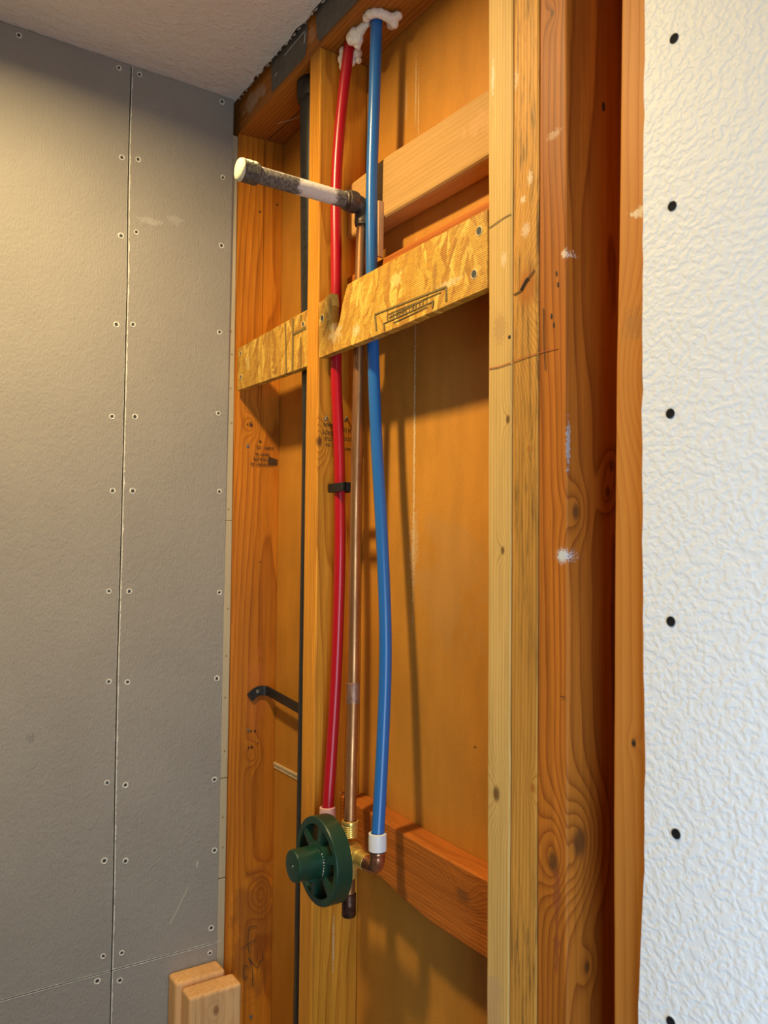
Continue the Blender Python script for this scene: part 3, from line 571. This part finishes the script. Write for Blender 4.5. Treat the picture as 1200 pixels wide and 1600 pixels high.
def mat_iron():
    N = NT('mud_spattered_iron'); p = N.tc
    a = N.noise(p, 120, 5, .7); b = N.noise(p, 320, 4, .7)
    c = N.mix(N.rng(b, .4, .65), (.07, .062, .052), (.22, .19, .15))
    y = N.sep(p)[1]
    # plaster band in the middle of the stub and flecks along its top
    band = N.m_('MULTIPLY', N.rng(N.m_('ADD', y, N.m_('MULTIPLY', a, .03)), -.090, -.084, 0, 1), N.rng(N.m_('ADD', y, N.m_('MULTIPLY', a, .03)), -.035, -.029, 1, 0))
    top = N.m_('MULTIPLY', N.rng(N.m_('ADD', N.sep(p)[2], N.m_('MULTIPLY', a, .012)), .0125, .0150, 0, 1), N.rng(y, -.03, -.022, 1, 0))
    f = N.m_('MAXIMUM', band, N.m_('MULTIPLY', top, .9))
    c = N.mix(f, c, N.mix(b, (.52, .48, .42), (.74, .70, .62)))
    N.bump(N.m_('ADD', N.m_('MULTIPLY', a, 1.0), N.m_('MULTIPLY', f, .6)), .6, .0015)
    return N.out(c, .75, 0, .3)
M_iron = mat_iron()
M_putty = plain('dried_putty', (.60, .57, .38), .85, var=.08, vs=200, bump=.6, bs=300)
RP = .0079
# red pipe: from the plate, through the notch, behind the strip, down to the valve
red_pts = [(.330, .0295, 2.393), (.3215, .0295, 2.372), (.3105, .0255, 2.290), (.3055, .0225, 2.215), (.3060, .0208, 2.150), (.3090, .0206, 2.080), (.3118, .0203, 2.0), (.3128, .0205, 1.95), (.3130, .0217, 1.885), (.3145, .0265, 1.80), (.3162, .0278, 1.742), (.3221, .0260, 1.634), (.3238, .0220, 1.492), (.3234, .0160, 1.370), (.3254, .0100, 1.297)]
red = meta(G().tube(red_pts, RP, 24, sub=8).link('water_pipe', M_redp, org=red_pts[-1], smooth=True, angle=1.0), 'red plastic water pipe running down to the green valve', 'pipe', 'coloured water pipes')
G().lathe((.3258, .010, 1.2745), (-.001, 0, .027), [(.0085, 0), (.0112, .0005), (.0115, .012), (.0108, .0265), (.0085, .027)], 24).link('crimp_collar', M_pink, parent=red, smooth=True, angle=.7)['label'] = 'pale pink collar'
blue_pts = [(.3895, .0340, 2.393), (.3882, .0340, 2.355), (.3860, .0340, 2.28), (.3825, .0335, 2.16), (.3850, .0330, 2.05), (.3905, .0335, 1.925), (.3985, .0350, 1.807), (.4125, .0355, 1.687), (.4255, .0340, 1.577), (.4326, .0310, 1.4968), (.4409, .0220, 1.3946), (.4509, .0100, 1.2955)]
blue = meta(G().tube(blue_pts, RP + .0002, 24, sub=8).link('water_pipe', M_bluep, org=blue_pts[-1], smooth=True, angle=1.0), 'blue plastic water pipe running down to the copper elbow', 'pipe', 'coloured water pipes')
G().lathe((.4512, .010, 1.2820), (-.0005, 0, .0215), [(.0085, 0), (.0111, .0006), (.0113, .011), (.0111, .0210), (.0085, .0215)], 24).link('crimp_collar', M_collar, parent=blue, smooth=True, angle=.7)['label'] = 'translucent white collar'
# black clip that holds the red pipe to the stud
z0 = 1.7395
g = G().box((.3055, .0160, z0 - .0062), (.3492, .0192, z0 + .0062)).box((.3460, .0160, z0 - .0062), (.3492, .0400, z0 + .0062)).box((.3025, .0375, z0 - .0062), (.3492, .0400, z0 + .0062)).box((.3030, .0160, z0 - .0062), (.3070, .0400, z0 + .0062))
meta(g.link('pipe_clip', plain('black_clip_plastic', (.010, .010, .010), .5), org=(.3, .028, z0), smooth=True, angle=.6, bevel=.0006), 'small black clip holding the red pipe against the stud', 'clip')
# copper riser
cop_pts = [(.3680, .0285, 2.1185), (.3640, .0285, 2.06), (.3625, .0285, 1.95), (.3615, .0285, 1.88), (.3585, .0285, 1.74), (.3578, .0288, 1.617), (.3590, .0280, 1.462), (.3700, .0200, 1.3627), (.3845, .0103, 1.2950)]
cop = meta(G().tube(cop_pts, .0076, 22, sub=5).link('copper_pipe', M_cop, org=cop_pts[-1], smooth=True, angle=1.0), 'thin copper riser pipe between the red and blue pipes', 'pipe')
G().lathe((.3586, .0281, 1.4445), (.0, 0, 1), [(.0078, 0), (.0090, .0005), (.0092, .003), (.0089, .013), (.0092, .026), (.0090, .0285), (.0078, .029)], 24).link('coupling', plain('dull_copper', (.34, .19, .13), .5, .7, var=.3, vs=150), parent=cop, smooth=True, angle=.8)
# shower arm stub
arm_o = (.3685, .0285, 2.1290)
arm = empty('shower_pipe', arm_o, 'plaster-spattered steel shower pipe stub sticking out over the studs', 'shower pipe')
pr = [(.0108 + .0004 * mnoise.noise((k, 0, 0)), .0 + k * .0050) for k in range(30)]
G().lathe((arm_o[0], .012, arm_o[2]), (0, -1, 0), pr, 30).link('pipe_stub', M_iron, parent=arm, smooth=True)
g = G()                                                                  # elbow: socket forward, socket down
bend = [(arm_o[0], .010, arm_o[2]), (arm_o[0], .018, arm_o[2] - .0002), (arm_o[0], .0262, arm_o[2] - .0035), (arm_o[0] - .0002, .0290, arm_o[2] - .012), (arm_o[0] - .0007, .0288, arm_o[2] - .026)]
g.tube(bend, .0118, 24, sub=6).lathe((arm_o[0], .013, arm_o[2]), (0, -1, 0), [(.0112, -.004), (.0142, -.003), (.0148, .001), (.0148, .006), (.0140, .010), (.0112, .011)], 28).lathe((arm_o[0], .0022, arm_o[2]), (0, -1, 0), [(.0108, -.001), (.0128, 0), (.0128, .003), (.0108, .004)], 28)
g.lathe((arm_o[0] - .0006, .0288, arm_o[2] - .030), (0, 0, 1), [(.0080, 0), (.0110, .001), (.0116, .006), (.0118, .010)], 24)
g.link('elbow_fitting', plain('dark_fitting_metal', (.10, .075, .055), .5, .6, var=.4, vs=160, bump=.4), parent=arm, smooth=True, angle=.8)
yc = -.1330
g = G(); n = 8
for (r0, y0, y1) in ((.0142, yc + .004, yc - .020),):
    ringf = lambda r, y: [(arm_o[0] + r * math.cos(2 * PI * (k + .5) / n), y, arm_o[2] + r * math.sin(2 * PI * (k + .5) / n)) for k in range(n)]
    g.loft([ringf(r0 * .93, y0), ringf(r0, y0 - .002), ringf(r0, y1 + .0015), ringf(r0 * .9, y1)])
cap = g.link('end_cap', plain('cap_iron', (.085, .078, .065), .6, .3, var=.5, vs=160, bump=.7, bs=250), parent=arm, bevel=.0012)
g = G(); nn = 22; rings = []
for (rr, y) in ((.0139, yc - .0188), (.0146, yc - .0205), (.0136, yc - .0232), (.0085, yc - .0248), (.0002, yc - .0250)):
    rings.append([(arm_o[0] + (rr * (1 + .05 * mnoise.noise((k * .9, y * 900, 2)))) * math.cos(2 * PI * k / nn), y, arm_o[2] + (rr * (1 + .05 * mnoise.noise((k * .9, y * 900, 7)))) * math.sin(2 * PI * k / nn)) for k in range(nn)])
g.loft(rings, 0, False)
for k in range(12):                                                      # putty that ran onto the top of the cap
    a_ = PI / 2 + random.uniform(-.75, .75); y = yc - .019 + random.uniform(0, .018); c = Vector((arm_o[0] + .0139 * math.cos(a_), y, arm_o[2] + .0139 * math.sin(a_)))
    g.lathe(c - Vector((math.cos(a_), 0, math.sin(a_))) * .001, (math.cos(a_), 0, math.sin(a_)), [(.0042, 0), (.0036, .0011), (.0018, .0019), (.0001, .0021)], 10)
g.link('putty', M_putty, parent=cap, smooth=True)['label'] = 'cream putty over the cap end'
# shower valve
vo = Vector((.3849, .010, 1.2580))
val = empty('shower_valve', vo, 'round green shower valve guard with knob on brass body', 'shower valve')
V = lambda x, y, z: (vo.x + x, y, vo.z + z)
g = G().lathe(V(0, .010, -.030), (0, 0, 1), [(.0001, 0), (.0098, 0), (.0102, .004), (.0098, .010), (.0118, .012), (.0122, .024), (.0118, .032), (.0098, .034), (.0098, .0385), (.0082, .039)], 28)
g.lathe(V(0, .010, .0), (0, -1, 0), [(.0140, -.012), (.0150, -.010), (.0150, .020), (.0110, .022), (.0110, .048), (.0001, .048)], 28)
g.link('valve_body', M_brass, parent=val, smooth=True, angle=.7)
prof = [(.0082, 0)]
for k in range(6): prof += [(.0102, .001 + k * .0026), (.0108, .0016 + k * .0026), (.0102, .0024 + k * .0026)]
prof += [(.0104, .018), (.0110, .0185), (.0110, .021), (.0085, .0214)]
G().lathe(V(.0002, .010, .021), (0, 0, 1), prof, 26).link('threaded_adapter', M_brass, parent=val, smooth=True, angle=.5)
G().lathe(V(.0, .010, .0015), (1, 0, 0), [(.0090, .008), (.0112, .012), (.0112, .024), (.0100, .0255), (.0096, .034), (.0104, .0345), (.0104, .0435), (.0088, .044)], 26).link('side_outlet', M_brass, parent=val, smooth=True, angle=.6)
G().lathe(V(.0, .010, .0015), (-1, 0, 0), [(.0090, .008), (.0112, .012), (.0112, .030), (.0096, .034), (.0104, .0345), (.0104, .0435), (.0088, .044)], 26).link('side_outlet', M_brass, parent=val, smooth=True, angle=.6)
for sgn, xt, nm in ((1, .0660, 'copper_elbow'), (-1, -.0608, 'copper_elbow')):
    e = [V(sgn * .041, .010, .0015), V(sgn * .052, .010, .0017), V(xt - sgn * .0035, .010, .0050), V(xt, .010, .0135), V(xt, .010, .0225)]
    rr = [.0094] * (4 * 6 + 1)
    for q in (0, 1, 2, 22, 23, 24): rr[q] = .0102
    G().tube(e, rr, 22, sub=6).link(nm, plain('bright_copper', (.55, .25, .14), .28, .9, var=.3, vs=120), parent=val, smooth=True, angle=.9)
st = G().lathe(V(-.0005, .010, -.080), (0, 0, 1), [(.0076, 0), (.0078, .03), (.0078, .054)], 22).link('lower_stub', M_cop, parent=val, smooth=True)
G().lathe(V(-.0005, .010, -.080), (0, 0, 1), [(.0001, 0), (.0085, 0), (.0095, .002), (.0093, .014), (.0096, .0150), (.0093, .0162), (.0093, .0285), (.0078, .030)], 22).link('end_cap', plain('tarnished_copper', (.10, .045, .028), .4, .7, var=.5, vs=120), parent=st, smooth=True, angle=.6)
# green guard: rim, face ring, spokes, hub; knob in front
g = G(); YF, YK = -.0400, -.0180
cc = V(0, 0, 0)
g.lathe((cc[0], 0, cc[2]), (0, -1, 0), [(.0512, -YK), (.0540, -YK), (.0543, -YK + .002), (.0543, -YF - .0015), (.0533, -YF), (.0452, -YF), (.0447, -YF - .003), (.0512, -YF - .003), (.0512, -YK)], 64)
for k in range(6):
    a_ = math.radians(18 + 60 * k); t = Vector((math.cos(a_), 0, math.sin(a_))); s_ = Vector((-t.z, 0, t.x)); c = Vector((cc[0], 0, cc[2])); hw = .0052
    y0, y1 = YF + .0006, YF + .0045
    g.loft([[c + t * d - s_ * w_ + Vector((0, y0, 0)), c + t * d + s_ * w_ + Vector((0, y0, 0)), c + t * d + s_ * w_ + Vector((0, y1, 0)), c + t * d - s_ * w_ + Vector((0, y1, 0))] for d, w_ in ((.018, .0062), (.028, .0042), (.0458, .0052))])
    # deeper web behind each spoke
    g.loft([[c + t * d - s_ * .0011 + Vector((0, y1 - .001, 0)), c + t * d + s_ * .0011 + Vector((0, y1 - .001, 0)), c + t * d + s_ * .0011 + Vector((0, YK, 0)), c + t * d - s_ * .0011 + Vector((0, YK, 0))] for d in (.019, .0515)])
g.lathe((cc[0], 0, cc[2]), (0, -1, 0), [(.0195, -YK), (.0232, -YK), (.0237, -YF - .0035), (.0232, -YF), (.0198, -YF + .0008), (.0175, -YF + .0008)], 40)
guard = g.link('plaster_guard', M_green, parent=val, smooth=True, angle=.5)
guard['label'] = 'dark green spoked guard ring'
g = G().lathe((cc[0], 0, cc[2]), (0, -1, 0), [(.0198, -YF - .004), (.0198, -YF + .0315), (.0188, -YF + .0330), (.0178, -YF + .0333), (.0030, -YF + .0333), (.0024, -YF + .0325), (.0001, -YF + .0325)], 48)
g.box((cc[0] - .004, YF - .012, cc[2] - .0236), (cc[0] + .004, YF, cc[2] - .0185))
knob = g.link('knob', M_green, parent=guard, smooth=True, angle=.5)
G().lathe((cc[0], YF - .0326, cc[2]), (0, -1, 0), [(.0014, 0), (.0012, .0006), (.0001, .0008)], 12).link('screw', plain('bright_screw', (.7, .7, .68), .3, .9), parent=guard, smooth=True)
wt = plain('white_print', (.62, .62, .56), .6); g = G()
for k in range(9):
    a_ = math.radians(40 - k * 9); c = Vector((cc[0] + .0216 * math.cos(a_), YF - .0003, cc[2] + .0216 * math.sin(a_))); t = Vector((math.cos(a_), 0, math.sin(a_)))
    ribbon(g, [c - t * random.uniform(.0008, .0014), c + t * random.uniform(.0008, .0014)], .0009 if k % 3 else .0018, (0, -1, 0))
g.link('printed_marks', wt, parent=guard)
# black vent pipe
def absx(z): return lerp([(.0, .2275), (.97, .2275), (1.5, .2295), (1.82, .2275), (2.13, .2120), (2.39, .2010)], z)
pts = [(absx(z), .0390, z) for z in (.04, .5, .97, 1.3, 1.6, 1.82, 2.0, 2.13, 2.26, 2.372)]
vent = meta(G().tube(pts, .0235, 28, sub=4).link('vent_pipe', M_abs, org=(.22, .039, .04), smooth=True, angle=1.0), 'black drain vent pipe hidden behind the left edge of the valve stud', 'pipe')
G().lathe((absx(2.372), .039, 2.355), (0, 0, 1), [(.0235, 0), (.0275, .002), (.0285, .018), (.0285, .0315)], 28).link('collar', M_abs, parent=vent, smooth=True, angle=.7)
# black strap from corner stud to the vent pipe
cl = smooth_path([(.0070, .034, 1.3965), (.0075, .043, 1.4040), (.0080, .052, 1.4075), (.0105, .062, 1.4070), (.0220, .0645, 1.4060), (.060, .0640, 1.4030), (.110, .0635, 1.3990), (.155, .0625, 1.3955), (.195, .062, 1.393)], 5)
g = G(); rings = []
for i, q in enumerate(cl):
    t = (cl[min(i + 1, len(cl) - 1)] - cl[max(i - 1, 0)]).normalized(); up_ = (Vector((0, 0, 1)) - t * t.z).normalized(); n_ = t.cross(up_); h = .0082; th = .0011
    rings.append([q - up_ * h - n_ * th, q + up_ * h - n_ * th, q + up_ * h + n_ * th, q - up_ * h + n_ * th])
sg_ = g.loft(rings).link('pipe_strap', plain('black_strap_plastic', (.018, .016, .014), .45, 0, .5, var=.5, vs=200), org=(.01, .045, 1.405), bevel=.0006)
meta(sg_, 'curved black strap screwed to the corner stud, reaching the vent pipe', 'strap')
G().lathe((.0090, .0475, 1.4065), (1, .1, 0), [(.0034, 0), (.0032, .0012), (.0016, .0016), (.0014, .0010), (.0001, .0010)], 18).link('screw', plain('zinc_screw', (.32, .36, .30), .4, .7), parent=sg_, smooth=True, angle=.6)

# ------------------------------------------------------------------ foam
M_foam = plain('expanding_foam', (.80, .71, .58), .6, 0, .35, var=.06, vs=90)
def foam(balls, label):
    bm = bmesh.new()
    for (x, y, z, r) in balls:
        m = Matrix.Translation((x, y, z)); bmesh.ops.create_icosphere(bm, subdivisions=3, radius=r, matrix=m)
    o0 = Vector(balls[0][:3])
    for v in bm.verts: v.co -= o0
    me = bpy.data.meshes.new('foam'); bm.to_mesh(me); bm.free(); me.materials.append(M_foam)
    o = bpy.data.objects.new('foam_sealant', me); C.objects.link(o); o.location = o0
    r = o.modifiers.new('remesh', 'REMESH'); r.mode = 'VOXEL'; r.voxel_size = .0011; r.use_smooth_shade = True
    s_ = o.modifiers.new('smooth', 'SMOOTH'); s_.factor = .6; s_.iterations = 14
    tx = bpy.data.textures.new('foam_lumps', 'CLOUDS'); tx.noise_scale = .008
    d = o.modifiers.new('lumps', 'DISPLACE'); d.texture = tx; d.strength = .0024; d.mid_level = .5; d.texture_coords = 'LOCAL'
    return meta(o, label, 'foam', 'foam blobs around the pipes')
foam([(.3080, .0300, 2.379, .008), (.3040, .0300, 2.370, .0078), (.3045, .0310, 2.359, .0068), (.3130, .0335, 2.374, .0095), (.3160, .0370, 2.363, .0075), (.3220, .0420, 2.374, .0085), (.3260, .0440, 2.362, .0050)], 'white foam lump on the valve stud left of the red pipe')
foam([(.3445, .0220, 2.377, .0095), (.3475, .0190, 2.372, .0075), (.3510, .0220, 2.380, .0090), (.3530, .0260, 2.371, .0080), (.3610, .0250, 2.381, .0075), (.3680, .0260, 2.383, .006), (.3740, .0280, 2.384, .005), (.3490, .0280, 2.366, .0055)], 'white foam lump between the red and blue pipes under the plate')
foam([(.3860, .0200, 2.383, .0065), (.3940, .0195, 2.383, .0068), (.4010, .0225, 2.3825, .0066), (.4050, .0290, 2.382, .0070), (.4080, .0365, 2.380, .0068), (.4090, .0440, 2.378, .0075), (.4080, .0510, 2.373, .0065), (.4170, .0500, 2.380, .0065), (.4020, .0500, 2.379, .0075), (.3960, .0530, 2.379, .0060), (.3800, .0205, 2.384, .0038)], 'white foam ruff where the blue pipe enters the plate')

# ------------------------------------------------------------------ two upright offcuts in the corner
def offcut(x0, x1, y0, y1, h, label, seed, tilt=0.):
    org = (x0, (y0 + y1) / 2, 0)
    dx = .0
    g = G().loft([[(x0 + tilt * (1 - z / h), y0, z), (x1 + tilt * (1 - z / h), y0, z), (x1 + tilt * (1 - z / h), y1, z), (x0 + tilt * (1 - z / h), y1, z)] for z in zlist(.0005, h, .05)])
    o = g.link('wood_offcut', wood('offcut_fir', (.82, .47, .20), (.68, .34, .13), org, (.09, .02), 150, .010, seed=seed, tone=.15, grain=.55, fibre=.22, knots=[((x1, (y0 + y1) / 2, h - .03), .008)], knot_col=(.30, .13, .05)), org=org, bevel=.005, seg=3)
    return meta(o, label, 'timber offcut', 'upright offcuts in the corner')
offcut(.001, .039, -.0965, -.0140, .9685, 'rear upright timber offcut leaning flat on the grey wallboard', 71.)
offcut(.0405, .0785, -.0880, -.0020, .9615, 'front upright timber offcut with knot near its rounded top', 83.)
